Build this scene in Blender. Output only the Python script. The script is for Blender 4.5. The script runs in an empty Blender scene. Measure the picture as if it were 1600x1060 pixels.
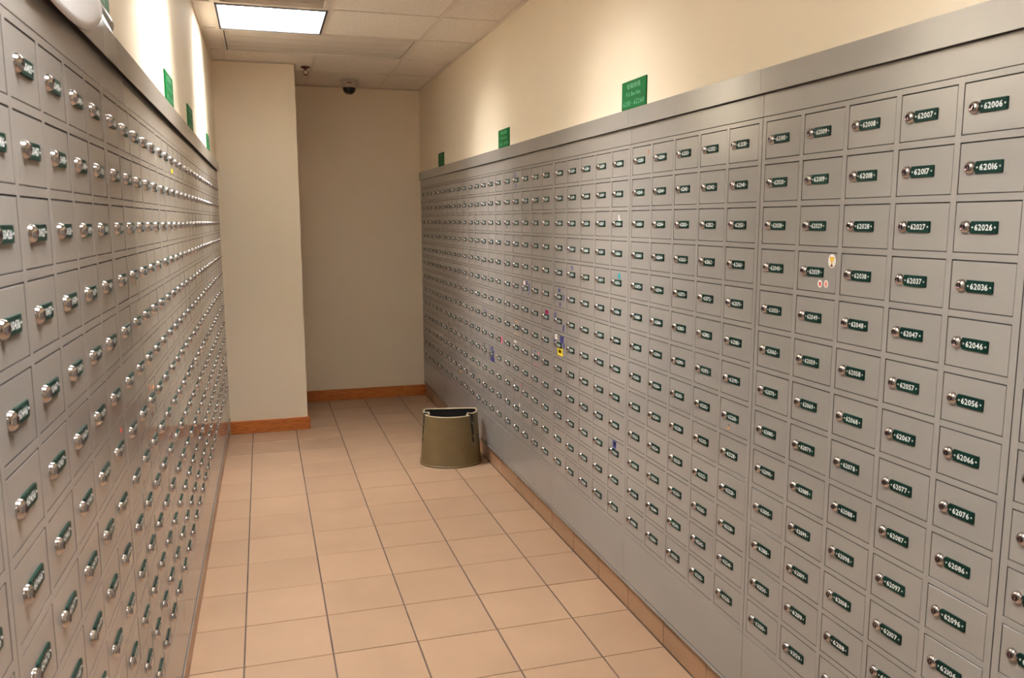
import bpy, math, random
from math import pi, sin, cos, radians
from mathutils import Matrix, Vector

random.seed(4)
scene = bpy.context.scene
COL = scene.collection

# ------------------------------------------------------------------ camera, world, exposure
cam_data = bpy.data.cameras.new('camera')
cam_data.sensor_width = 36.0
cam_data.lens = 28.872
cam_data.clip_start = 0.05
cam_data.dof.use_dof = True
cam_data.dof.focus_distance = 3.6
cam_data.dof.aperture_fstop = 9.0
cam = bpy.data.objects.new('camera', cam_data)
COL.objects.link(cam)
cam.matrix_world = (Matrix.Translation((0, 0, 1.645)) @ Matrix.Rotation(radians(-16.79), 4, 'Z')
                    @ Matrix.Rotation(radians(90 - 8.259), 4, 'X') @ Matrix.Rotation(radians(-0.1385), 4, 'Z'))
scene.camera = cam

world = bpy.data.worlds.new('world')
scene.world = world
world.use_nodes = True
wb = world.node_tree.nodes['Background']
wb.inputs[0].default_value = (1.0, 0.95, 0.90, 1)
wb.inputs[1].default_value = 0.06

scene.view_settings.view_transform = 'Standard'
scene.view_settings.look = 'None'
scene.view_settings.gamma = 1.0
scene.view_settings.use_curve_mapping = False
scene.view_settings.exposure = 0.0
scene.cycles.max_bounces = 10
scene.cycles.diffuse_bounces = 6
scene.cycles.glossy_bounces = 4
scene.cycles.sample_clamp_indirect = 8.0

LAMP_POWER = 90.0
LAMP_COLOR = (1.0, 0.995, 0.985)

# ------------------------------------------------------------------ dimensions
XL, XR = -0.3247, 1.414          # door planes of the two banks (left one at Y = 2)
SLOPE_L = 0.0056                 # the bank on the left is not quite parallel to the other
ZC = 2.80                        # ceiling
YB = 7.575                       # back wall
YP = 6.575                       # pillar front
YN = -1.9                        # open end behind the camera
MODW, DW, DH = 0.905, 0.1608, 0.1073
MARG, GAP, ROWP = 0.0183, 0.0161, 0.122
ZT = 1.925
TX, TY = 0.3259, 0.3234
FX0, FY0 = -0.1336, 3.6616


def left_x(y):
    return XL + SLOPE_L * (y - 2.0)


# ------------------------------------------------------------------ materials
def mat(name, color, rough=0.5, metal=0.0, spec=0.5, coat=0.0, emit=None, estr=0.0):
    m = bpy.data.materials.new(name)
    m.use_nodes = True
    b = m.node_tree.nodes['Principled BSDF']
    b.inputs['Base Color'].default_value = (*color, 1)
    b.inputs['Roughness'].default_value = rough
    b.inputs['Metallic'].default_value = metal
    b.inputs['Specular IOR Level'].default_value = spec
    b.inputs['Coat Weight'].default_value = coat
    b.inputs['Coat Roughness'].default_value = 0.08
    if emit:
        b.inputs['Emission Color'].default_value = (*emit, 1)
        b.inputs['Emission Strength'].default_value = estr
    return m


def noisy(m, scale, amount, rand=0.0, bump=0.0, bscale=None, detail=3, stretch=None):
    """Multiply the base colour by a soft noise (and a per-object value), with optional fine bump."""
    nt = m.node_tree
    n, l = nt.nodes, nt.links
    b = n['Principled BSDF']
    col = b.inputs['Base Color'].default_value[:]
    tc = n.new('ShaderNodeTexCoord')
    src = tc.outputs['Object']
    if stretch:
        mp = n.new('ShaderNodeMapping')
        mp.inputs['Scale'].default_value = stretch
        l.new(src, mp.inputs[0])
        src = mp.outputs[0]
    if rand:
        oi = n.new('ShaderNodeObjectInfo')
        ad = n.new('ShaderNodeVectorMath')
        ad.operation = 'MULTIPLY_ADD'
        l.new(oi.outputs['Random'], ad.inputs[0])
        ad.inputs[1].default_value = (37, 53, 71)
        l.new(src, ad.inputs[2])
        src = ad.outputs[0]
    t = n.new('ShaderNodeTexNoise')
    t.inputs['Scale'].default_value = scale
    t.inputs['Detail'].default_value = detail
    l.new(src, t.inputs['Vector'])
    mr = n.new('ShaderNodeMapRange')
    mr.inputs['From Min'].default_value = 0.3
    mr.inputs['From Max'].default_value = 0.7
    mr.inputs['To Min'].default_value = 1 - amount
    mr.inputs['To Max'].default_value = 1 + amount
    l.new(t.outputs['Fac'], mr.inputs['Value'])
    val = mr.outputs[0]
    if rand:
        r2 = n.new('ShaderNodeMapRange')
        r2.inputs['To Min'].default_value = 1 - rand
        r2.inputs['To Max'].default_value = 1 + rand
        l.new(oi.outputs['Random'], r2.inputs['Value'])
        mu = n.new('ShaderNodeMath')
        mu.operation = 'MULTIPLY'
        l.new(val, mu.inputs[0])
        l.new(r2.outputs[0], mu.inputs[1])
        val = mu.outputs[0]
    vm = n.new('ShaderNodeVectorMath')
    vm.operation = 'SCALE'
    vm.inputs[0].default_value = col[:3]
    l.new(val, vm.inputs['Scale'])
    l.new(vm.outputs[0], b.inputs['Base Color'])
    if bump:
        t2 = n.new('ShaderNodeTexNoise')
        t2.inputs['Scale'].default_value = bscale or scale * 8
        t2.inputs['Detail'].default_value = 2
        l.new(tc.outputs['Object'], t2.inputs['Vector'])
        bp = n.new('ShaderNodeBump')
        bp.inputs['Strength'].default_value = bump
        bp.inputs['Distance'].default_value = 0.002
        l.new(t2.outputs['Fac'], bp.inputs['Height'])
        l.new(bp.outputs[0], b.inputs['Normal'])
    return m


M = {}
M['paint'] = noisy(mat('warm grey enamel', (0.295, 0.272, 0.250), 0.12, spec=0.5), 3.0, 0.02, rand=0.012)
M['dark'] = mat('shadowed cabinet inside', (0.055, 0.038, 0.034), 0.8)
M['chrome'] = mat('chromed lock', (0.56, 0.53, 0.53), 0.10, metal=1.0)
M['keyhole'] = mat('keyway', (0.16, 0.10, 0.11), 0.16, metal=1.0)
M['rivet'] = mat('dull rivet', (0.55, 0.55, 0.53), 0.5, metal=0.3)
M['plate'] = mat('dark green plate', (0.003, 0.026, 0.018), 0.45, spec=0.15)
M['white'] = mat('white print', (0.80, 0.82, 0.80), 0.5)
M['cream'] = noisy(mat('cream wall paint', (0.79, 0.68, 0.525), 0.6, spec=0.3), 1.3, 0.02, bump=0.15, bscale=60)
M['ctile'] = mat('ceiling tile', (0.80, 0.73, 0.65), 0.9, spec=0.2)
noisy(M['ctile'], 70, 0.10, rand=0.02, bump=0.6, bscale=90, detail=4)
M['tbar'] = mat('ceiling grid bar', (0.72, 0.64, 0.55), 0.45)
M['plenum'] = mat('plenum slab', (0.08, 0.07, 0.06), 0.9)
M['tile'] = noisy(mat('terracotta beige floor tile', (0.350, 0.222, 0.140), 0.34, spec=0.35), 4.0, 0.05, rand=0.05, bump=0.06, bscale=30)
M['skirt'] = noisy(mat('terracotta skirting tile', (0.32, 0.185, 0.105), 0.34, spec=0.35), 4.0, 0.05, rand=0.04)
M['grout'] = noisy(mat('dark grout', (0.10, 0.065, 0.05), 0.9), 8.0, 0.3)
M['grey_metal'] = mat('white enamelled steel', (0.80, 0.79, 0.76), 0.4)
M['blade'] = mat('fixture louvre', (0.86, 0.86, 0.84), 0.45)
M['blackgap'] = mat('dark trim and gap shade', (0.035, 0.035, 0.04), 0.5)
M['diffuser'] = mat('air diffuser enamel', (0.66, 0.59, 0.52), 0.5)
M['lamp'] = mat('lit lamp panel', (0.9, 0.9, 0.9), 0.5, emit=(1.0, 0.98, 0.94), estr=5.0)
M['bin'] = noisy(mat('olive brown plastic', (0.150, 0.104, 0.043), 0.42), 12, 0.06, bump=0.1, bscale=200)
M['bin_in'] = mat('black bin liner and slot shade', (0.012, 0.010, 0.010), 0.5)
M['bin_rim'] = mat('pale bin rim', (0.36, 0.28, 0.17), 0.4)  # rim in a paler tone than the body
M['sign'] = mat('green sign', (0.001, 0.092, 0.020), 0.5, spec=0.12)
M['signtext'] = mat('pale green lettering', (0.15, 0.36, 0.23), 0.5)
M['cam_body'] = mat('camera housing', (0.45, 0.38, 0.30), 0.4)
M['cam_dome'] = mat('smoked dome', (0.012, 0.008, 0.010), 0.12)
M['sprinkler'] = mat('dark red sprinkler', (0.10, 0.018, 0.012), 0.35, metal=0.4)
M['paper'] = mat('white paper', (0.80, 0.79, 0.83), 0.45)
M['film'] = mat('clear plastic sleeve', (0.82, 0.88, 0.92), 0.08)
M['film'].node_tree.nodes['Principled BSDF'].inputs['Transmission Weight'].default_value = 0.75
for nm, c in dict(st_white=(.85, .80, .75), st_blue=(.04, .04, .19), st_navy=(.02, .02, .07), st_yellow=(.80, .62, .02), st_red=(.62, .05, .03),
                  st_pink=(.85, .10, .22), st_magenta=(.30, .01, .10), st_teal=(.02, .28, .33), st_gold=(.75, .38, .03), st_brown=(.16, .06, .03),
                  st_orange=(.70, .26, .07), st_rust=(.34, .14, .07), st_green=(.01, .06, .04), st_rose=(.75, .35, .28)).items():
    M[nm] = mat(nm.replace('st_', '') + ' sticker print', c, 0.5, spec=0.2)


def wood():
    m = mat('orange varnished wood', (0.40, 0.12, 0.02), 0.32)
    nt = m.node_tree
    n, l = nt.nodes, nt.links
    tc = n.new('ShaderNodeTexCoord')
    mp = n.new('ShaderNodeMapping')
    mp.inputs['Scale'].default_value = (1.2, 1.2, 9)
    w = n.new('ShaderNodeTexNoise')
    w.inputs['Scale'].default_value = 7
    w.inputs['Detail'].default_value = 4
    w.inputs['Distortion'].default_value = 2.2
    r = n.new('ShaderNodeValToRGB')
    r.color_ramp.elements[0].position = 0.35
    r.color_ramp.elements[0].color = (0.30, 0.075, 0.012, 1)
    r.color_ramp.elements[1].position = 0.65
    r.color_ramp.elements[1].color = (0.48, 0.155, 0.03, 1)
    l.new(tc.outputs['Object'], mp.inputs[0])
    l.new(mp.outputs[0], w.inputs['Vector'])
    l.new(w.outputs['Fac'], r.inputs[0])
    l.new(r.outputs[0], n['Principled BSDF'].inputs['Base Color'])
    return m


M['wood'] = wood()


# ------------------------------------------------------------------ mesh building
class MB:
    def __init__(self):
        self.v, self.f, self.mi, self.mats, self.sm = [], [], [], [], []

    def mid(self, m):
        if m not in self.mats:
            self.mats.append(m)
        return self.mats.index(m)

    def add(self, verts, faces, m, smooth=False):
        o = len(self.v)
        k = self.mid(m)
        self.v += [tuple(p) for p in verts]
        for f in faces:
            self.f.append(tuple(i + o for i in f))
            self.mi.append(k)
            self.sm.append(smooth)

    def box(self, a, b, m):
        x0, y0, z0 = a
        x1, y1, z1 = b
        self.add([(x0, y0, z0), (x1, y0, z0), (x1, y1, z0), (x0, y1, z0), (x0, y0, z1), (x1, y0, z1), (x1, y1, z1), (x0, y1, z1)],
                 [(0, 3, 2, 1), (4, 5, 6, 7), (0, 1, 5, 4), (1, 2, 6, 5), (2, 3, 7, 6), (3, 0, 4, 7)], m)

    def slab(self, x0, x1, z0, z1, yf, yb, c, m, mside=None):
        """A box whose front face (towards -y) has a chamfer c."""
        v = [(x0 + c, yf, z0 + c), (x1 - c, yf, z0 + c), (x1 - c, yf, z1 - c), (x0 + c, yf, z1 - c),
             (x0, yf + c, z0), (x1, yf + c, z0), (x1, yf + c, z1), (x0, yf + c, z1),
             (x0, yb, z0), (x1, yb, z0), (x1, yb, z1), (x0, yb, z1)]
        self.add(v, [(0, 1, 2, 3), (0, 4, 5, 1), (1, 5, 6, 2), (2, 6, 7, 3), (3, 7, 4, 0)], m)
        self.add(v, [(4, 8, 9, 5), (5, 9, 10, 6), (6, 10, 11, 7), (7, 11, 8, 4), (8, 11, 10, 9)], mside or m)

    def top_slab(self, x0, x1, y0, y1, zt, zb, c, m):
        """A tile: box with a chamfered top."""
        v = [(x0 + c, y0 + c, zt), (x1 - c, y0 + c, zt), (x1 - c, y1 - c, zt), (x0 + c, y1 - c, zt),
             (x0, y0, zt - c), (x1, y0, zt - c), (x1, y1, zt - c), (x0, y1, zt - c),
             (x0, y0, zb), (x1, y0, zb), (x1, y1, zb), (x0, y1, zb)]
        self.add(v, [(0, 1, 2, 3), (0, 4, 5, 1), (1, 5, 6, 2), (2, 6, 7, 3), (3, 7, 4, 0),
                     (4, 8, 9, 5), (5, 9, 10, 6), (6, 10, 11, 7), (7, 11, 8, 4), (8, 11, 10, 9)], m)

    def lathe(self, prof, m, seg=16, frame=None, smooth=True, caps=True):
        """prof: (radius, height) along an axis; frame maps (x, y, h) to a point."""
        fr = frame or (lambda x, y, h: (x, y, h))
        vs = []
        for r, h in prof:
            for s in range(seg):
                a = 2 * pi * s / seg
                vs.append(fr(r * cos(a), r * sin(a), h))
        fs = []
        for k in range(len(prof) - 1):
            for s in range(seg):
                t = (s + 1) % seg
                fs.append((k * seg + s, k * seg + t, (k + 1) * seg + t, (k + 1) * seg + s))
        if caps:
            fs.append(tuple(range((len(prof) - 1) * seg, len(prof) * seg)))
        self.add(vs, fs, m, smooth)

    def mesh(self, name):
        me = bpy.data.meshes.new(name)
        me.from_pydata(self.v, [], self.f)
        for m in self.mats:
            me.materials.append(m)
        me.polygons.foreach_set('material_index', self.mi)
        me.polygons.foreach_set('use_smooth', self.sm)
        me.update()
        return me

    def obj(self, name, parent=None, loc=None, **kw):
        return link(name, self.mesh(name), parent, loc, **kw)


def link(name, me, parent=None, loc=None, **props):
    o = bpy.data.objects.new(name, me)
    COL.objects.link(o)
    if parent:
        o.parent = parent
    if loc:
        o.location = loc
    for k, v in props.items():
        o[k] = v
    return o


def empty(name, loc, rz=0.0, **props):
    o = bpy.data.objects.new(name, None)
    o.empty_display_size = 0.1
    COL.objects.link(o)
    o.location = loc
    o.rotation_euler = (0, 0, rz)
    for k, v in props.items():
        o[k] = v
    return o


# ------------------------------------------------------------------ glyphs
_gl = {}


def glyph(ch, res=2, bold=0.012):
    """(verts, faces, advance) of one character, 1 unit high font."""
    key = (ch, res, bold)
    if key not in _gl:
        c = bpy.data.curves.new('g', 'FONT')
        c.body = ch
        c.resolution_u = res
        c.offset = bold
        o = bpy.data.objects.new('g', c)
        me = bpy.data.meshes.new_from_object(o)
        vs = [(v.co.x, v.co.y) for v in me.vertices]
        fs = [tuple(p.vertices) for p in me.polygons]
        xs = [v[0] for v in vs] or [0, 0.3]
        bpy.data.objects.remove(o)
        bpy.data.meshes.remove(me)
        bpy.data.curves.remove(c)
        _gl[key] = (vs, fs, min(xs), max(xs))
    return _gl[key]


def put_text(mb, text, cx, cz, y, width, height, m, res=2, bold=0.012, space=0.30, gap=0.09):
    """Lay text in the xz plane (facing -y), fitted to width x height around (cx, cz)."""
    x = 0.0
    items = []
    top = 0.1
    bot = 0.0
    for ch in text:
        if ch == ' ':
            x += space
            continue
        vs, fs, a, b = glyph(ch, res, bold)
        if not vs:
            continue
        items.append((x - a, vs, fs))
        top = max(top, max(v[1] for v in vs))
        bot = min(bot, min(v[1] for v in vs))
        x += (b - a) + gap
    x -= gap
    if x <= 0:
        return
    sx, sz = width / x, height / (top - bot)
    for ox, vs, fs in items:
        mb.add([(cx - width / 2 + (px + ox) * sx, y, cz - height / 2 + (py - bot) * sz) for px, py in vs], fs, m)


# ------------------------------------------------------------------ room shell
mb = MB()
mb.box((-0.75, YN, -0.12), (1.75, YB + 0.15, -0.004), M['grout'])
floor = mb.obj('floor', kind='structure')
LONG, CROSS = 0.0034, 0.0022       # half widths of the grout lines
tile_cache = {}
j0 = int(math.floor((YN - FY0) / TY)) + 1
j1 = int(math.ceil((YB - FY0) / TY))
for i in range(-1, 5):
    for j in range(j0, j1):
        x0, x1 = FX0 + i * TX, FX0 + (i + 1) * TX
        y0, y1 = FY0 + j * TY, FY0 + (j + 1) * TY
        x0 = max(x0, -0.345)
        x1 = min(x1, 1.4265)
        y1 = min(y1, YB - 0.002)
        if y1 - y0 < 0.02 or y0 < YN:
            continue
        key = (round(x1 - x0, 4), round(y1 - y0, 4))
        if key not in tile_cache:
            t = MB()
            t.top_slab(LONG, key[0] - LONG, CROSS, key[1] - CROSS, 0.0, -0.006, 0.0009, M['tile'])
            tile_cache[key] = t.mesh('tile')
        o = link('tile', tile_cache[key], floor, (x0, y0, random.uniform(-0.0003, 0.0003)))

# walls
mb = MB()
mb.box((1.412, YN, 2.074), (1.80, YB + 0.02, 3.0), M['cream'])
mb.box((1.76, YN, -0.1), (1.80, YB + 0.02, 2.074), M['cream'])
mb.obj('wall_right', kind='structure')
mb = MB()
mb.box((-0.75, YB, -0.1), (1.80, YB + 0.12, 3.0), M['cream'])
mb.obj('wall_back', kind='structure')
mb = MB()
for z0, z1, d in ((2.074, 3.0, 0.0), (-0.1, 2.074, -0.345)):
    a, b = left_x(YN) + d, left_x(YB) + d
    v = [(a - 0.05 - 0.33 * (d == 0), YN, z0), (a + 0.002 * (d == 0), YN, z0), (b + 0.002 * (d == 0), YB, z0), (b - 0.05 - 0.33 * (d == 0), YB, z0)]
    v += [(p[0], p[1], z1) for p in v]
    mb.add(v, [(0, 3, 2, 1), (4, 5, 6, 7), (0, 1, 5, 4), (1, 2, 6, 5), (2, 3, 7, 6), (3, 0, 4, 7)], M['cream'])
mb.obj('wall_left', kind='structure')
mb = MB()
mb.box((-0.62, YP, 0.0), (0.285, YB - 0.001, 2.90), M['cream'])
mb.obj('pillar', kind='structure')

# wooden baseboards at the end of the corridor
mb = MB()
mb.slab(0.303, 1.4265, 0.0, 0.102, YB - 0.016, YB - 0.0005, 0.003, M['wood'])
mb.obj('baseboard_back', kind='structure')
mb = MB()
mb.slab(-0.2985, 0.303, 0.0, 0.102, YP - 0.018, YP - 0.0005, 0.003, M['wood'])
mb.box((0.2855, YP - 0.015, 0.0), (0.3025, YB - 0.018, 0.102), M['wood'])
mb.obj('baseboard_pillar', kind='structure')

# tiled skirting under the cabinets
for side in ('right', 'left'):
    root = MB()
    t = MB()
    if side == 'right':
        root.box((1.4345, YN, 0.0), (1.46, YB - 0.001, 0.101), M['grout'])
        r = root.obj('baseboard_right', kind='structure')
        t.slab(0.0022, TY - 0.0022, 0.001, 0.1, 0, 0.0065, 0.0008, M['skirt'])
        me = t.mesh('skirting_tile')
        y = FY0 - 2 * TY + 0.012 - 14 * TY
        while y + TY < YB + 0.2:
            if y + TY > YN + 0.3:
                L = min(TY, YB - 0.002 - y)
                o = link('skirting_tile', me, r, (1.428, y + TY if L == TY else y + L, 0))
                o.rotation_euler = (0, 0, -pi / 2)
                if L < TY:
                    o.scale = (L / TY, 1, 1)
            y += TY
    else:
        a, b = left_x(YN) - 0.012, left_x(YP - 0.02) - 0.012
        root.add([(a - 0.03, YN, 0), (a, YN, 0), (b, YP - 0.02, 0), (b - 0.03, YP - 0.02, 0),
                  (a - 0.03, YN, 0.101), (a, YN, 0.101), (b, YP - 0.02, 0.101), (b - 0.03, YP - 0.02, 0.101)],
                 [(0, 3, 2, 1), (4, 5, 6, 7), (0, 1, 5, 4), (1, 2, 6, 5), (2, 3, 7, 6), (3, 0, 4, 7)], M['grout'])
        r = root.obj('baseboard_left', kind='structure')
        t.slab(0.0022, TY - 0.0022, 0.001, 0.1, 0, 0.0055, 0.0008, M['skirt'])
        me = t.mesh('skirting_tile')
        y = FY0 - 16 * TY
        while y < YP - 0.03:
            if y > YN:
                L = min(TY, YP - 0.021 - y)
                o = link('skirting_tile', me, r, (left_x(y) - 0.0062, y, 0))
                o.rotation_euler = (0, 0, pi / 2 - SLOPE_L)
                if L < TY:
                    o.scale = (L / TY, 1, 1)
            y += TY

# ------------------------------------------------------------------ ceiling: slab, grid, tiles
CX = [-0.345, -0.205, 0.42, 1.043, 1.411]
CYP = 0.672
CY = [4.82 + k * CYP for k in range(-10, 4)] + [YB - 0.002]
CY[-2] = 6.84
CY[10] = 4.86
CY[9] = 4.20
mb = MB()
mb.box((-0.75, YN, 2.98), (1.80, YB + 0.1, 3.05), M['plenum'])
ceiling = mb.obj('ceiling', kind='structure')
LIGHT_ROWS = (1, 4, 7, 10)     # cells (by near grid line) that hold a fixture; 10 is the one in view
GRILLE_ROW = 9
AC_ROW = 11
ct_cache = {}
for r in range(len(CY) - 1):
    y0, y1 = CY[r], CY[r + 1]
    if y0 < YN:
        continue
    for c in range(4):
        x0, x1 = CX[c], CX[c + 1]
        if c == 1 and (r in LIGHT_ROWS or r == GRILLE_ROW):
            continue
        if r == AC_ROW and c in (1, 2):
            continue
        if y0 > YP - 0.1 and c == 0:
            continue
        if y0 > YP - 0.1 and c == 1:
            x0 = 0.287
        if r in (3, 7, 12) and c == 1 and False:
            continue
        key = (round(x1 - x0, 4), round(y1 - y0, 4))
        if key not in ct_cache:
            t = MB()
            t.box((0.006, 0.006, 0.0), (key[0] - 0.006, key[1] - 0.006, 0.015), M['ctile'])
            ct_cache[key] = t.mesh('ceiling_tile')
        link('ceiling_tile', ct_cache[key], ceiling, (x0, y0, ZC + 0.004))
for x in CX[1:4]:
    ye = YP - 0.001 if x < 0.25 else YB
    spans = [(YN, CY[AC_ROW] + 0.004), (CY[AC_ROW + 1] - 0.004, ye)] if 0.3 < x < 0.6 else [(YN, ye)]
    for ya, yb in spans:
        t = MB()
        t.box((x - 0.012, ya, ZC), (x + 0.012, yb, ZC + 0.003), M['tbar'])
        t.box((x - 0.002, ya, ZC + 0.003), (x + 0.002, yb, ZC + 0.04), M['tbar'])
        t.obj('grid_bar', ceiling)
for k, y in enumerate(CY[:-1]):
    if y < YN:
        continue
    t = MB()
    xs = 0.287 if y > YP - 0.1 else -0.33
    for a, b in zip(CX[:-1], CX[1:]):
        a = max(a + (0.0122 if a > -0.3 else 0.0), xs)
        b = b - (0.0122 if b < 1.3 else 0.0)
        if b - a < 0.03:
            continue
        if AC_ROW < len(CY) and abs(y - CY[AC_ROW]) < 1e-6 and False:
            continue
        t.box((a, y - 0.0045, ZC + 0.0005), (b, y + 0.0045, ZC + 0.0035), M['tbar'])
    t.obj('grid_bar', ceiling)
# wall angles
mb = MB()
mb.box((1.39, YN, ZC - 0.001), (1.4118, YB - 0.0005, ZC + 0.0025), M['tbar'])
mb.box((1.4098, YN, ZC + 0.0025), (1.4118, YB - 0.0005, ZC + 0.03), M['tbar'])
mb.obj('trim_1', kind='structure')
mb = MB()
mb.box((0.287, YB - 0.022, ZC - 0.0012), (1.389, YB - 0.0005, ZC + 0.0003), M['tbar'])
mb.obj('trim_2', kind='structure')
mb = MB()
mb.box((-0.296, YP - 0.02, ZC - 0.0012), (0.285, YP - 0.0005, ZC + 0.0002), M['tbar'])
mb.box((0.2855, YP - 0.02, ZC - 0.0012), (0.305, YB - 0.023, ZC + 0.0002), M['tbar'])
mb.obj('trim_3', kind='structure')
mb = MB()
a, b = left_x(YN) + 0.0025, left_x(YP) + 0.0025
mb.add([(a, YN, ZC - .001), (a + .02, YN, ZC - .001), (b + .02, YP - .021, ZC - .001), (b, YP - .021, ZC - .001),
        (a, YN, ZC + .0003), (a + .02, YN, ZC + .0003), (b + .02, YP - .021, ZC + .0003), (b, YP - .021, ZC + .0003)],
       [(0, 3, 2, 1), (4, 5, 6, 7), (0, 1, 5, 4), (1, 2, 6, 5), (2, 3, 7, 6), (3, 0, 4, 7)], M['tbar'])
mb.obj('trim_4', kind='structure')


# ------------------------------------------------------------------ ceiling fixtures
def ceiling_light(row, label):
    x0, x1 = CX[1] + 0.013, CX[2] - 0.013
    y0, y1 = CY[row] + (0.024 if row == 10 else 0.010), CY[row + 1] - 0.010
    w, d = x1 - x0, y1 - y0
    t = empty('ceiling_light', (x0, y0, ZC), label=label, category='ceiling light', group='square ceiling lights')
    h = MB()
    g = 0.012
    # open-bottomed steel tray
    for a, b in (((0, 0, 0), (g, d, 0.14)), ((w - g, 0, 0), (w, d, 0.14)), ((g, 0, 0), (w - g, g, 0.14)), ((g, d - g, 0), (w - g, d, 0.14)),
                 ((g, g, 0.128), (w - g, d - g, 0.14))):
        h.box(a, b, M['grey_metal'])
    h.obj('housing', t)
    f = MB()
    for a, b in (((0, 0, -0.004), (g, d, -0.0003)), ((w - g, 0, -0.004), (w, d, -0.0003)), ((g, 0, -0.004), (w - g, g, -0.0003)),
                 ((g, d - g, -0.004), (w - g, d, -0.0003))):
        f.box(a, b, M['blackgap'])  # black colour also stands for the shadow gap around the trim
    f.obj('trim_frame', t, label='dark trim and gap shade around the lit opening')
    p = MB()
    p.box((g + .002, g + .002, 0.118), (w - g - .002, d - g - .002, 0.124), M['lamp'])
    p.obj('lamp_panel', t)
    nb = 9
    bl = MB()
    bl.box((g + 0.0005, -0.001, 0.012), (w - g - 0.0005, 0.001, 0.088), M['blade'])
    me = bl.mesh('louvre_blade')
    for k in range(1, nb + 1):
        link('louvre_blade', me, t, (0, g + (d - 2 * g) * k / (nb + 1), 0))
    dv = MB()
    dv.box((-0.001, g, 0.0885), (0.001, d - g, 0.110), M['blade'])
    me = dv.mesh('louvre_divider')
    for k in (1, 2):
        link('louvre_divider', me, t, (w * k / 3, 0, 0))
    L = bpy.data.lights.new('lamp_glow', 'AREA')
    L.shape = 'RECTANGLE'
    L.size = w - 0.04
    L.size_y = d - 0.04
    L.energy = LAMP_POWER * {1: 0.4, 4: 0.75}.get(row, 1.0)
    L.color = LAMP_COLOR
    lo = bpy.data.objects.new('lamp_glow', L)
    COL.objects.link(lo)
    lo.parent = t
    lo.location = (w / 2, d / 2, 0.115)
    return t


ceiling_light(LIGHT_ROWS[3], 'bright square louvred ceiling light nearest the cream pillar, beside the slotted air diffuser')
ceiling_light(LIGHT_ROWS[2], 'square louvred ceiling light halfway along the corridor, second from the pillar')
ceiling_light(LIGHT_ROWS[1], 'square louvred ceiling light above the lowest numbered boxes, third from the pillar')
ceiling_light(LIGHT_ROWS[0], 'square louvred ceiling light at the open end of the corridor')

# slatted grille in the cell before the lit fixture
x0, x1, y0, y1 = CX[1] + 0.013, CX[2] - 0.013, CY[GRILLE_ROW] + 0.010, CY[GRILLE_ROW + 1] - 0.010
t = empty('air_grille', (x0, y0, ZC), label='slatted air grille in the ceiling next to the bright square light', category='air grille')
w, d = x1 - x0, y1 - y0
f = MB()
for a, b in (((0, 0, -.004), (.03, d, .02)), ((w - .03, 0, -.004), (w, d, .02)), ((.03, 0, -.004), (w - .03, .03, .02)), ((.03, d - .03, -.004), (w - .03, d, .02)),
             ((.03, .03, .06), (w - .03, d - .03, .064))):
    f.box(a, b, M['diffuser'])
f.obj('frame', t)
s = MB()
n = 5
prof = [(0.0, 0.0), (0.006, 0.016), (0.02, 0.032), (0.036, 0.04)]
vs, fs = [], []
for yy, zz in prof:
    vs += [(0, yy, zz), (w - .062, yy, zz), (0, yy + .002, zz + .0015), (w - .062, yy + .002, zz + .0015)]
for k in range(n - 2):
    o = k * 4
    fs += [(o, o + 1, o + 5, o + 4), (o + 2, o + 6, o + 7, o + 3)]
fs += [(0, 2, 3, 1), (12, 13, 15, 14)]
s.add(vs, fs, M['diffuser'])
me = s.mesh('slat')
for k in range(11):
    link('slat', me, t, (.031, .036 + k * (d - .07) / 11, 0.004))

# long slotted air diffuser
x0, x1, y0, y1 = CX[1] + 0.013, CX[3] - 0.013, CY[AC_ROW] + 0.010, CY[AC_ROW + 1] - 0.010
w, d = x1 - x0, y1 - y0
t = empty('air_diffuser', (x0, y0, ZC), label='long slotted air diffuser panel set in the ceiling behind the bright light', category='air diffuser')
f = MB()
for a, b in (((0, 0, -.003), (.018, d, .02)), ((w - .018, 0, -.003), (w, d, .02)), ((.018, 0, -.003), (w - .018, .018, .02)), ((.018, d - .018, -.003), (w - .018, d, .02))):
    f.box(a, b, M['diffuser'])
f.obj('frame', t)
f = MB()
f.box((.018, .018, .022), (w - .018, d - .018, .026), M['blackgap'])
f.obj('backing', t)
cuts = [0.024, 0.20, 0.208, 0.38, 0.388, 0.50, 0.51, d - 0.024]
for k in range(0, 8, 2):
    f = MB()
    f.box((.024, cuts[k], .004), (w - .024, cuts[k + 1], .010), M['diffuser'])
    f.obj('panel', t)
for k in (0, 1):
    f = MB()
    xx = .026 + k * (w - .052 - .012)
    f.box((xx, .03, -.001), (xx + .012, d - .03, .0038), M['diffuser'])
    f.obj('end_bar', t)

# dome camera
t = empty('dome_camera', (0.752, 7.19, ZC), label='small dome security camera on the ceiling by the end wall', category='security camera')
f = MB()
f.lathe([(0.0, -.0012), (0.074, -.0012), (0.075, -.006), (0.073, -.045), (0.068, -.056), (0.056, -.060)], M['cam_body'], 28, caps=False)
f.obj('housing', t)
f = MB()
f.lathe([(0.055, -.0585), (0.0535, -.072), (0.047, -.090), (0.035, -.104), (0.018, -.112), (0.003, -.1145)], M['cam_dome'], 24)
f.obj('dome', t)
f = MB()
f.box((-.024, -.0765, -.032), (.012, -.073, -.022), M['st_brown'])
f.obj('badge', t, label='small dark badge on the housing')

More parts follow.
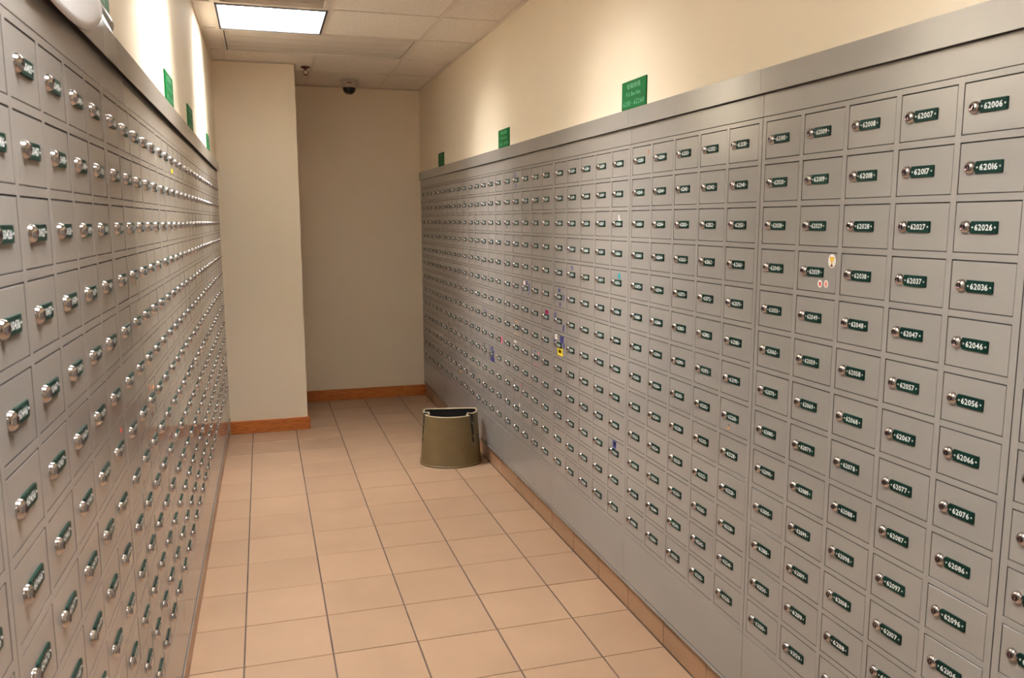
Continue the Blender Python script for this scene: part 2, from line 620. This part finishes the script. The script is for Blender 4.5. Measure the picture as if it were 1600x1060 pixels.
# sprinkler head
t = empty('sprinkler', (0.372, 6.66, ZC), label='dark red fire sprinkler head hanging from the ceiling by the pillar', category='sprinkler')
f = MB()
f.lathe([(0.0, -.0012), (0.034, -.0012), (0.034, -.006), (0.012, -.012), (0.010, -.022)], M['sprinkler'], 16, caps=False)
f.obj('escutcheon', t)
f = MB()
for sx in (-1, 1):
    pr = [(0.008, -.02), (0.016, -.034), (0.014, -.048), (0.004, -.056)]
    for (ra, za), (rb, zb) in zip(pr[:-1], pr[1:]):
        f.add([(sx * ra, -.003, za), (sx * (ra + .004), -.003, za), (sx * (ra + .004), .003, za), (sx * ra, .003, za),
               (sx * rb, -.003, zb), (sx * (rb + .004), -.003, zb), (sx * (rb + .004), .003, zb), (sx * rb, .003, zb)],
              [(0, 1, 5, 4), (1, 2, 6, 5), (2, 3, 7, 6), (3, 0, 4, 7), (0, 3, 2, 1), (4, 5, 6, 7)], M['sprinkler'])
f.lathe([(0.0, -.054), (0.016, -.056), (0.016, -.059), (0.003, -.062)], M['sprinkler'], 12)
f.obj('frame_arms', t)

# ------------------------------------------------------------------ mailbox cabinets
# local frame of a cabinet: x along the wall (left to right as one faces it), front towards -y, z up
NR, NC = 13, 5


def col_x(i):
    return MARG + i * (DW + GAP)


def frame_mesh():
    f = MB()
    zb, zt = 0.3335, 1.9385
    e = 0.0011
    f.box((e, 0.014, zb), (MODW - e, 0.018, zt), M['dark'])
    xs = [(e, col_x(0))] + [(col_x(i) + DW, col_x(i + 1)) for i in range(NC - 1)] + [(col_x(NC - 1) + DW, MODW - e)]
    for a, b in xs:
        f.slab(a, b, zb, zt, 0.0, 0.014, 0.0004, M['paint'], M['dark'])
    for c in range(NC):
        a, b = col_x(c), col_x(c) + DW
        for r in range(NR + 1):
            z1 = zt if r == 0 else ZT - (r - 1) * ROWP - DH
            z0 = zb if r == NR else ZT - r * ROWP
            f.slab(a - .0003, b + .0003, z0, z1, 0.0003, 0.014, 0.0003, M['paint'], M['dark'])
    # carcass behind
    f.box((e, 0.02, 0.102), (MODW - e, 0.30, 2.07), M['dark'])
    return f.mesh('frame')


ME = {}
ME['frame'] = frame_mesh()
f = MB()
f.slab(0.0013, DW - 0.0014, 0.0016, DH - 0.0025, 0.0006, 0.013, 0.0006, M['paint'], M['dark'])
ME['door'] = f.mesh('door')
f = MB()
f.slab(0.0008, MODW - 0.0008, 1.9400, 2.0060, 0.0006, 0.02, 0.0010, M['paint'], M['dark'])
ME['fascia'] = f.mesh('fascia')
f = MB()
f.box((0.0006, -0.0135, 2.0050), (MODW - 0.0006, -0.0115, 2.0735), M['paint'])
f.box((0.0006, -0.0115, 2.0715), (MODW - 0.0006, 0.02, 2.0735), M['paint'])
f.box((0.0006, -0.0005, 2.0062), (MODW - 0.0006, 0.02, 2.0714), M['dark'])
f.add([(0.0006, -0.0114, 2.03), (MODW - 0.0006, -0.0114, 2.03), (MODW - 0.0006, -0.0006, 2.03), (0.0006, -0.0006, 2.03)], [(0, 1, 2, 3)], M['dark'])  # dark sheet in the hollow cap stands in for the shadow gap
ME['cornice'] = f.mesh('cornice')
f = MB()
f.slab(0.0008, MODW - 0.0008, 0.1290, 0.3318, 0.0004, 0.02, 0.0010, M['paint'], M['dark'])
f.slab(0.0008, MODW - 0.0008, 0.1165, 0.1285, -0.0030, 0.02, 0.0015, M['paint'], M['dark'])
ME['kick_panel'] = f.mesh('kick_panel')
f = MB()
fr = lambda x, y, h: (x, -h, y)
RL, HL = 0.0140, 0.0108
prof = [(RL, 0.0), (RL, 0.0012)] + [(RL * 0.985 * cos(t), 0.0014 + (HL - 0.0014) * sin(t)) for t in (0.0, 0.25, 0.5, 0.75, 0.95, 1.07)]
f.lathe(prof, M['chrome'], 18, fr, caps=False)
rk, hk = prof[-1]
f.lathe([(rk, hk), (rk * 0.92, hk - 0.0004), (rk * 0.55, hk - 0.0016), (rk * 0.15, hk - 0.0018)], M['keyhole'], 18, fr)
f.box((-0.0007, -(hk - 0.0004), -0.0032), (0.0007, -(hk - 0.0019), 0.0032), M['chrome'])
ME['lock'] = f.mesh('lock')

PW, PH, PT = 0.0665, 0.0255, 0.0036


def plate_base():
    f = MB()
    r = 0.0022
    pts = []
    for cx, cz, a0 in ((PW / 2 - r, PH / 2 - r, 0), (-PW / 2 + r, PH / 2 - r, 90), (-PW / 2 + r, -PH / 2 + r, 180), (PW / 2 - r, -PH / 2 + r, 270)):
        for k in range(3):
            a = radians(a0 + 45 * k)
            pts.append((cx + r * cos(a), cz + r * sin(a)))
    n = len(pts)
    vs = [(x * 0.985, -PT, z * 0.965) for x, z in pts] + [(x, -PT + 0.0006, z) for x, z in pts] + [(x, 0, z) for x, z in pts]
    fs = [tuple(range(n - 1, -1, -1))]
    for k in range(n):
        q = (k + 1) % n
        fs += [(k, q, n + q, n + k), (n + k, n + q, 2 * n + q, 2 * n + k)]
    f.add(vs, fs, M['plate'])
    for sx in (-1, 1):
        f.lathe([(0.0022, PT), (0.0019, PT + .0007), (0.0006, PT + .0010)], M['rivet'], 8, lambda x, y, h: (sx * 0.0278 + x, -h, y))
    return f


PBASE = plate_base()


def plate_mesh(num):
    f = MB()
    f.v, f.f, f.mi, f.mats, f.sm = list(PBASE.v), list(PBASE.f), list(PBASE.mi), list(PBASE.mats), list(PBASE.sm)
    put_text(f, str(num), 0, 0, -PT - 0.0003, 0.0435, 0.0128, M['white'], bold=0.018, gap=0.075)
    return f.mesh('number_plate')


DOORS = {}


def cabinet(side, n, label, group, numbers):
    if side == 'R':
        far = 2.145 + (n + 1) * MODW
        t = empty('mailbox_cabinet', (XR, far, 0), -pi / 2, label=label, category='mailbox cabinet', group=group)
        lx, px = 0.0305, 0.0775
    else:
        near = 2.052 + n * MODW
        t = empty('mailbox_cabinet', (left_x(near), near, 0), pi / 2 - SLOPE_L, label=label, category='mailbox cabinet', group=group)
        lx, px = 0.0420, 0.0885
    link('frame', ME['frame'], t)
    link('fascia', ME['fascia'], t)
    link('cornice', ME['cornice'], t)
    link('kick_panel', ME['kick_panel'], t)
    for r in range(NR):
        for c in range(NC):
            d = link('door', ME['door'], t, (col_x(c), random.uniform(-0.0004, 0.0003), ZT - r * ROWP - DH))
            k = link('lock', ME['lock'], d, (lx, 0.0006, DH / 2 + random.uniform(-0.0006, 0.0006)))
            k.rotation_euler = (0, random.uniform(-0.35, 0.35), 0)
            link('number_plate', plate_mesh(numbers(r, c)), d, (px, 0.0006, DH / 2))
            DOORS[(side, n, c, r)] = d
    return t


GR = 'numbered mailbox cabinets on the wall behind the waste bin'
GL = 'numbered mailbox cabinets on the wall that ends at the pillar'
for n in range(-2, 6):
    if n < -2 or n > 5:
        continue
    b = 62001 + ((n + 2) // 2) * 130
    h = (n + 2) % 2                       # 0: columns 1-5, 1: columns 6-10 (numbers rise away from the camera)
    num = (lambda r, c, b=b, h=h: b + r * 10 + h * 5 + (4 - c))
    first, last = num(0, 4), num(12, 0)
    extra = {-2: 'at the edge of the view', -1: 'with a trophy sticker on a door', 0: 'under the largest green sign',
             1: 'with a yellow and blue sticker cluster', 2: 'with small blue, red and pink stickers', 3: 'beside the olive waste bin',
             4: 'behind the olive waste bin', 5: 'touching the end wall'}[n]
    cabinet('R', n, 'grey steel mailbox cabinet %s, plates from %d to %d' % (extra, first, last), GR, num)
for n in range(-2, 5):
    b = 60401 + ((n + 2) // 2) * 130
    h = (n + 2) % 2
    num = (lambda r, c, b=b, h=h: b + r * 10 + h * 5 + c)
    lab = {-2: 'grey steel mailbox cabinet at the open end, just before the one with white paper',
           -1: 'grey steel mailbox cabinet nearest the camera, with white paper draped over its top',
           0: 'grey steel mailbox cabinet facing the bin, next beyond the one with white paper',
           1: 'grey steel mailbox cabinet with a small yellow sticker on a top row door',
           2: 'grey steel mailbox cabinet, third back from the cream pillar, one dark blue sticker low down',
           3: 'grey steel mailbox cabinet, second back from the cream pillar',
           4: 'grey steel mailbox cabinet touching the cream pillar and reflecting its baseboard'}[n]
    cabinet('L', n, lab, GL, num)


# ------------------------------------------------------------------ stickers on doors
def sticker(side, n, c, r, du, dz, w, h, m, poly=None, label=None, rot=0.0, extra=None):
    """A thin printed sticker on a door; du from the door's left edge, dz from its top edge, both to the sticker's centre."""
    f = MB()
    pts = poly or [(-.5, -.5), (.5, -.5), (.5, .5), (-.5, .5)]
    if poly == 'oval':
        pts = [(.5 * cos(2 * pi * k / 20), .5 * sin(2 * pi * k / 20)) for k in range(20)]
    if poly == 'blob':
        rr = random.Random(n * 100 + c * 10 + r)
        pts = [(.5 * cos(2 * pi * k / 11) * rr.uniform(.6, 1.05), .5 * sin(2 * pi * k / 11) * rr.uniform(.6, 1.05)) for k in range(11)]
    k = len(pts)
    T = 0.0005
    vs = [(x * w, -T, z * h) for x, z in pts] + [(x * w, 0, z * h) for x, z in pts]
    f.add(vs, [tuple(range(k))] + [(i, i + k, (i + 1) % k + k, (i + 1) % k) for i in range(k)], M[m])
    for layer, (em, epts) in enumerate(extra or []):
        f.add([(x * w, -T - 0.00015 * (layer + 1), z * h) for x, z in epts], [tuple(range(len(epts)))], M[em])
    o = f.obj('sticker', DOORS[(side, n, c, r)], (du, 0.0004, DH - dz))
    o.rotation_euler = (0, rot, 0)
    if label:
        o['label'] = label
    return o


cup = [('st_gold', [(-.30, .36), (-.24, .12), (-.08, -.08), (-.05, -.2), (.05, -.2), (.08, -.08), (.24, .12), (.30, .36), (.2, .30), (0, .27), (-.2, .30)]),
       ('st_yellow', [(-.12, .22), (-.10, .08), (0, .0), (.10, .08), (.12, .22)]),
       ('st_brown', [(-.07, -.2), (-.2, -.42), (.2, -.42), (.07, -.2)])]
sticker('R', -1, 1, 3, 0.142, 0.022, 0.030, 0.036, 'st_white', 'oval', 'white oval sticker with a gold trophy', extra=cup)
red = [('st_red', [(-.25, .25), (-.1, .15), (.05, .3), (.3, .1), (.25, -.25), (.0, -.35), (-.15, -.1)])]
sticker('R', -1, 1, 3, 0.098, 0.084, 0.018, 0.021, 'st_white', 'oval', 'round white sticker with a red shape', extra=red)
rose = [('st_rose', [(-.28, .3), (.28, .3), (.25, -.3), (.1, -.4), (-.1, -.4), (-.25, -.3)]), ('st_red', [(-.2, .05), (.2, .05), (.15, -.1), (-.15, -.1)])]
sticker('R', -1, 1, 3, 0.123, 0.083, 0.017, 0.021, 'st_white', 'oval', 'round white sticker with a pink shape', extra=rose)
S = [
    (0, 0, 0, .137, .026, .014, .018, 'st_rust', 'oval'), (0, 4, 7, .053, .093, .016, .010, 'st_orange', 'blob'), (0, 4, 7, .056, .083, .006, .012, 'st_brown', 'blob'),
    (0, 1, 8, .105, .064, .014, .010, 'st_white', 'blob'),
    (1, 4, 2, .082, .044, .034, .022, 'st_white', 'blob'), (1, 4, 2, .076, .030, .008, .024, 'st_white', None),
    (1, 4, 4, .088, .022, .022, .018, 'st_teal', None), (1, 4, 4, .092, .033, .026, .010, 'st_teal', 'blob'),
    (1, 1, 4, .068, .017, .022, .007, 'st_blue', None), (1, 1, 4, .074, .027, .009, .014, 'st_blue', None),
    (2, 1, 0, .046, .026, .020, .014, 'st_blue', None), (2, 1, 0, .056, .086, .013, .022, 'st_blue', None), (2, 1, 0, .040, .014, .02, .004, 'st_navy', None),
    (4, 4, 1, .050, .030, .012, .018, 'st_blue', None), (4, 4, 1, .078, .038, .012, .030, 'st_blue', None), (4, 4, 1, .058, .094, .022, .016, 'st_blue', None), (4, 4, 1, .084, .060, .010, .022, 'st_navy', None),
    (2, 2, 5, .046, .024, .026, .020, 'st_white', None), (2, 2, 5, .046, .024, .010, .010, 'st_orange', None), (2, 2, 5, .090, .022, .026, .020, 'st_blue', None), (2, 2, 5, .135, .044, .014, .044, 'st_blue', None),
    (2, 2, 5, .018, .056, .010, .040, 'st_navy', None), (2, 2, 5, .125, .080, .014, .014, 'st_blue', None),
    (1, 0, 5, .072, .021, .028, .018, 'st_blue', None), (1, 0, 5, .136, .053, .012, .030, 'st_blue', None), (1, 0, 5, .084, .090, .020, .018, 'st_blue', None),
    (2, 4, 6, .080, .028, .050, .022, 'st_magenta', None),
    (1, 0, 6, .016, .030, .014, .030, 'st_blue', None), (1, 0, 6, .136, .082, .018, .032, 'st_blue', None),
    (1, 0, 7, .030, .016, .034, .026, 'st_white', None), (1, 0, 7, .032, .016, .010, .012, 'st_red', None), (1, 0, 7, .115, .022, .052, .036, 'st_blue', None), (1, 0, 7, .014, .052, .022, .036, 'st_blue', None),
    (1, 0, 7, .146, .050, .020, .022, 'st_blue', None), (1, 0, 7, .090, .086, .076, .038, 'st_yellow', None), (1, 0, 7, .090, .084, .050, .018, 'st_gold', 'blob'),
    (2, 3, 8, .060, .022, .052, .008, 'st_blue', 'blob'), (2, 3, 8, .118, .026, .032, .012, 'st_pink', 'blob'), (2, 3, 8, .135, .050, .010, .020, 'st_navy', None), (2, 3, 8, .070, .094, .012, .014, 'st_pink', 'blob'),
    (2, 3, 8, .104, .096, .010, .012, 'st_red', 'blob'),
    (2, 1, 7, .062, .019, .016, .008, 'st_orange', None), (2, 1, 7, .100, .022, .014, .012, 'st_orange', None), (2, 1, 7, .056, .092, .018, .006, 'st_orange', None), (2, 1, 7, .104, .094, .016, .006, 'st_orange', None),
    (2, 1, 7, .140, .050, .030, .036, 'st_navy', 'blob'),
    (3, 4, 8, .124, .050, .022, .042, 'st_pink', None), (3, 4, 8, .134, .064, .022, .024, 'st_pink', 'blob'),
    (3, 2, 7, .045, .026, .012, .020, 'st_blue', None), (3, 2, 7, .080, .022, .010, .016, 'st_navy', None), (3, 2, 7, .120, .030, .010, .022, 'st_blue', None),
    (3, 3, 9, .080, .014, .030, .022, 'st_blue', None), (3, 3, 9, .112, .034, .040, .016, 'st_blue', None), (3, 3, 9, .088, .088, .096, .030, 'st_blue', None), (3, 3, 9, .034, .030, .016, .024, 'st_blue', None),
    (3, 2, 9, .060, .022, .018, .028, 'st_navy', None), (3, 2, 9, .066, .086, .012, .026, 'st_navy', None),
    (2, 1, 8, .040, .020, .030, .008, 'st_white', None), (2, 1, 8, .064, .022, .016, .006, 'st_white', None),
    (2, 1, 10, .022, .016, .008, .022, 'st_brown', None), (2, 1, 10, .152, .020, .007, .022, 'st_red', None), (2, 1, 10, .012, .094, .007, .018, 'st_brown', None), (2, 1, 10, .152, .092, .008, .020, 'st_brown', None),
    (2, 1, 11, .128, .026, .018, .016, 'st_white', 'oval'), (2, 1, 11, .128, .014, .010, .006, 'st_rose', None),
    (4, 3, 11, .062, .088, .060, .018, 'st_orange', 'blob'), (4, 3, 11, .110, .040, .030, .010, 'st_orange', 'blob'), (4, 1, 12, .048, .094, .034, .012, 'st_navy', 'blob'),
    (1, 4, 10, .066, .018, .036, .030, 'st_blue', None), (1, 4, 10, .070, .018, .016, .014, 'st_yellow', None), (1, 4, 10, .066, .042, .016, .014, 'st_navy', None),
    (2, 0, 2, .050, .076, .010, .020, 'st_green', None), (2, 2, 2, .076, .030, .010, .018, 'st_green', None), (1, 0, 2, .014, .026, .008, .012, 'st_green', None),
    (4, 4, 5, .140, .086, .034, .012, 'st_rose', 'blob'), (3, 4, 12, .040, .026, .010, .016, 'st_brown', None),
]
for n, c, r, du, dz, w, h, m, poly in S:
    sticker('R', n, c, r, du, dz, w, h, m, poly)
sticker('L', 1, 2, 0, .092, .094, .060, .016, 'st_yellow', None, 'small yellow sticker')
sticker('L', 2, 0, 7, .135, .088, .040, .022, 'st_navy', 'blob', 'small dark blue sticker')
for n, c, r, du, dz, w, h, m in ((0, 2, 6, .060, .016, .014, .024, 'st_orange'), (0, 2, 6, .125, .028, .030, .016, 'st_orange'), (0, 2, 6, .075, .096, .028, .014, 'st_brown'),
                                 (-1, 4, 6, .118, .018, .022, .014, 'st_red'), (1, 2, 5, .146, .044, .022, .026, 'st_brown')):
    sticker('L', n, c, r, du, dz, w, h, m, 'blob')


# ------------------------------------------------------------------ green signs on the walls
def sign(side, y, w, h, lines, label):
    if side == 'R':
        t = empty('box_number_sign', (1.412, y, 2.0765), -pi / 2, label=label, category='sign', group='green box number signs')
    else:
        t = empty('box_number_sign', (left_x(y) + 0.002, y, 2.0765), pi / 2 - SLOPE_L, label=label, category='sign', group='green box number signs')
    f = MB()
    f.slab(-w / 2, w / 2, 0, h, -0.006, -0.0003, 0.0008, M['sign'])
    f.obj('board', t)
    f = MB()
    put_text(f, lines[0], 0, h * .80, -.0064, w * .56, h * .19, M['signtext'], res=1, bold=0.0, gap=0.12)
    put_text(f, lines[1], 0, h * .52, -.0064, w * .60, h * .15, M['signtext'], bold=0.0)
    put_text(f, lines[2], 0, h * .20, -.0064, w * .86, h * .17, M['signtext'], bold=0.0, gap=0.17)
    f.obj('lettering', t, label='pale green lettering')
    return t


CN = '\u4fe1\u7bb1\u865f\u78bc'
EN = 'P.O. Box Nos.'
sign('R', 3.018, .217, .107, (CN, EN, '62131 - 62260'), 'green sign reading 62131 - 62260 on the cream wall, largest of the green signs')
sign('R', 4.825, .226, .105, (CN, EN, '62261 - 62390'), 'green sign reading 62261 - 62390 on the brightest part of the cream wall')
sign('R', 6.630, .205, .104, (CN, EN, '62391 - 62520'), 'green sign reading 62391 - 62520, the one closest to the end wall')
sign('L', 2.050, .255, .115, (CN, EN, '60401 - 60530'), 'green sign above the white paper, partly hidden by a clear sleeve')
sign('L', 3.430, .255, .112, (CN, EN, '60531 - 60660'), 'narrow looking green sign in the middle of the over-lit cream wall')
sign('L', 4.330, .255, .108, (CN, EN, '60661 - 60790'), 'narrow dull green sign, second from the pillar on the over-lit wall')
sign('L', 5.600, .215, .100, (CN, EN, '60791 - 60920'), 'narrow green sign closest to the cream pillar')

# ------------------------------------------------------------------ paper and clear sleeve over the cabinets on the left
t = empty('draped_paper', (left_x(1.75), 1.75, 2.0735), pi / 2 - SLOPE_L,
          label='curled white paper draped over the cabinet top below a green sign', category='paper')
f = MB()
nu, nv = 16, 14
vs, fs = [], []
for j in range(nv + 1):
    s = j / nv
    for i in range(nu + 1):
        q = i / nu
        u = -0.42 + q * (0.52 + 0.15 * s)
        # the sheet stands against the wall, folds over the cornice edge and hangs in front of it
        z = 0.16 - 0.220 * s - 0.020 * s * (1 - (2 * q - 1) ** 2) + 0.060 * s * q ** 5
        y = -0.004 - 0.0125 * min(1.0, s / 0.66) - 0.004 * sin(s * 9) * (0.3 + q)
        vs.append((u, min(y, -0.004 if z > 0.002 else -0.0150) - 0.0015, z))
for j in range(nv):
    for i in range(nu):
        a = j * (nu + 1) + i
        fs.append((a, a + nu + 1, a + nu + 2, a + 1))
f.add(vs, fs, M['paper'], True)
o = f.obj('sheet', t)
sm = o.modifiers.new('thick', 'SOLIDIFY')
sm.thickness = 0.0006
t = empty('clear_sleeve', (left_x(2.10), 2.10, 2.0738), pi / 2 - SLOPE_L, label='clear crumpled plastic sleeve standing behind the white paper', category='plastic sleeve')
f = MB()
vs, fs = [], []
for j in range(9):
    for i in range(7):
        vs.append((-.10 + .20 * i / 6, -.011 - .0015 * sin(j * .9 + i * .5), .040 * j / 8))
for j in range(8):
    for i in range(6):
        a = j * 7 + i
        fs.append((a, a + 1, a + 8, a + 7))
f.add(vs, fs, M['film'], True)
o = f.obj('film', t)
sm = o.modifiers.new('thick', 'SOLIDIFY')
sm.thickness = 0.0008

# ------------------------------------------------------------------ waste bin
t = empty('waste_bin', (1.178, 5.365, 0), radians(-11), label='olive brown half-round plastic waste bin on the tiled floor', category='waste bin')
BH = 0.352


def bin_outline(n=96):
    """Unit half-round outline: (x, y, angle); front arc towards -y, flat back."""
    pts = []
    for k in range(n):
        a = 2 * pi * k / n
        pts.append(a)
    return pts


def bin_pt(a, hw, df, db, r=0.03):
    x, y = cos(a), sin(a)
    if y <= 0:
        return x * hw, y * df
    # rounded rectangle back (superellipse)
    p = 0.22
    return math.copysign(abs(x) ** p, x) * hw, abs(y) ** p * db


NB = 288
angs = []
for k in range(NB):
    angs.append(2 * pi * k / NB)
HV = 28
G0 = (pi + 0.24, 2 * pi - 0.70)


def front(a):
    return G0[0] < a < G0[1]



def shell(off, z0, z1, groove):
    rows = []
    for j in range(HV + 1):
        s = j / HV
        z = z0 + (z1 - z0) * s
        zz = z / BH
        hw = 0.208 + (0.184 - 0.208) * zz - off
        df = 0.170 + (0.148 - 0.170) * zz - off
        db = 0.102 + (0.086 - 0.102) * zz - off
        row = []
        for a in angs:
            x, y = bin_pt(a, hw, df, db)
            if front(a):
                z = z0 + (z1 - 0.011 - z0) * s
            else:
                z = z0 + (z1 - z0) * s
            if groove and zz > 0.40:
                # two tapered slots on the flanks: the middle of the front stands proud of the rest
                depth = 0.030 * min(1.0, (zz - 0.40) / 0.04)
                wid = 0.034 + 0.055 * (zz - 0.40) / 0.6
                for c0 in G0:
                    dd = abs(a - c0)
                    if dd < wid:
                        k = min(1.0, (wid - dd) / 0.012)
                        L = math.hypot(x, y)
                        x -= x / L * depth * k
                        y -= y / L * depth * k
            row.append((x, y, z))
        rows.append(row)
    return rows


f = MB()
ro = shell(0.0, 0.012, BH, True)
vs = [p for row in ro for p in row]
fs = []
for j in range(HV):
    for k in range(NB):
        q = (k + 1) % NB
        fs.append((j * NB + k, j * NB + q, (j + 1) * NB + q, (j + 1) * NB + k))
slot = lambda fc: (fc[0] // NB) / HV > 0.42 and any(abs(2 * pi * (fc[0] % NB + 0.5) / NB - c0) < 0.042 + 0.055 * ((fc[0] // NB) / HV - 0.4) / 0.6 for c0 in G0)
f.add(vs, [a for a in fs if not slot(a)], M['bin'], True)
f.add(vs, [a for a in fs if slot(a)], M['bin_in'], True)  # slot walls coloured black to paint in the shade of the recess
f.obj('body', t)
f = MB()
ri = shell(0.006, 0.02, BH, True)
vs = [p for row in ri for p in row]
fs = [(a[0], a[3], a[2], a[1]) for a in fs] + [tuple(range(NB))]
f.add(vs, fs, M['bin_in'], True)
f.obj('liner', t, label='black inside')
f = MB()
vs2 = [(x * 1.012, y * 1.012, z - 0.0005) for x, y, z in ro[-1]] + [(x * 1.008, y * 1.008, z + 0.005) for x, y, z in ro[-1]] + [(x * .985, y * .985, z + 0.005) for x, y, z in ri[-1]] + [(x * .98, y * .98, z - .002) for x, y, z in ri[-1]]
fs = []
for r_ in range(3):
    for k in range(NB):
        q = (k + 1) % NB
        fs.append((r_ * NB + k, r_ * NB + q, (r_ + 1) * NB + q, (r_ + 1) * NB + k))
f.add(vs2, fs, M['bin_rim'], True)
f.obj('rim', t)
f = MB()
b0 = [bin_pt(a, .213, .175, .106) for a in angs]
b1 = [bin_pt(a, .2085, .1705, .1025) for a in angs]
vs = [(x, y, 0.0) for x, y in b0] + [(x, y, 0.009) for x, y in b0] + [(x, y, 0.0135) for x, y in b1]
fs = [tuple(range(NB - 1, -1, -1))]
for r_ in range(2):
    for k in range(NB):
        q = (k + 1) % NB
        fs.append((r_ * NB + k, r_ * NB + q, (r_ + 1) * NB + q, (r_ + 1) * NB + k))
f.add(vs, fs, M['bin'], True)
f.obj('foot_rim', t)
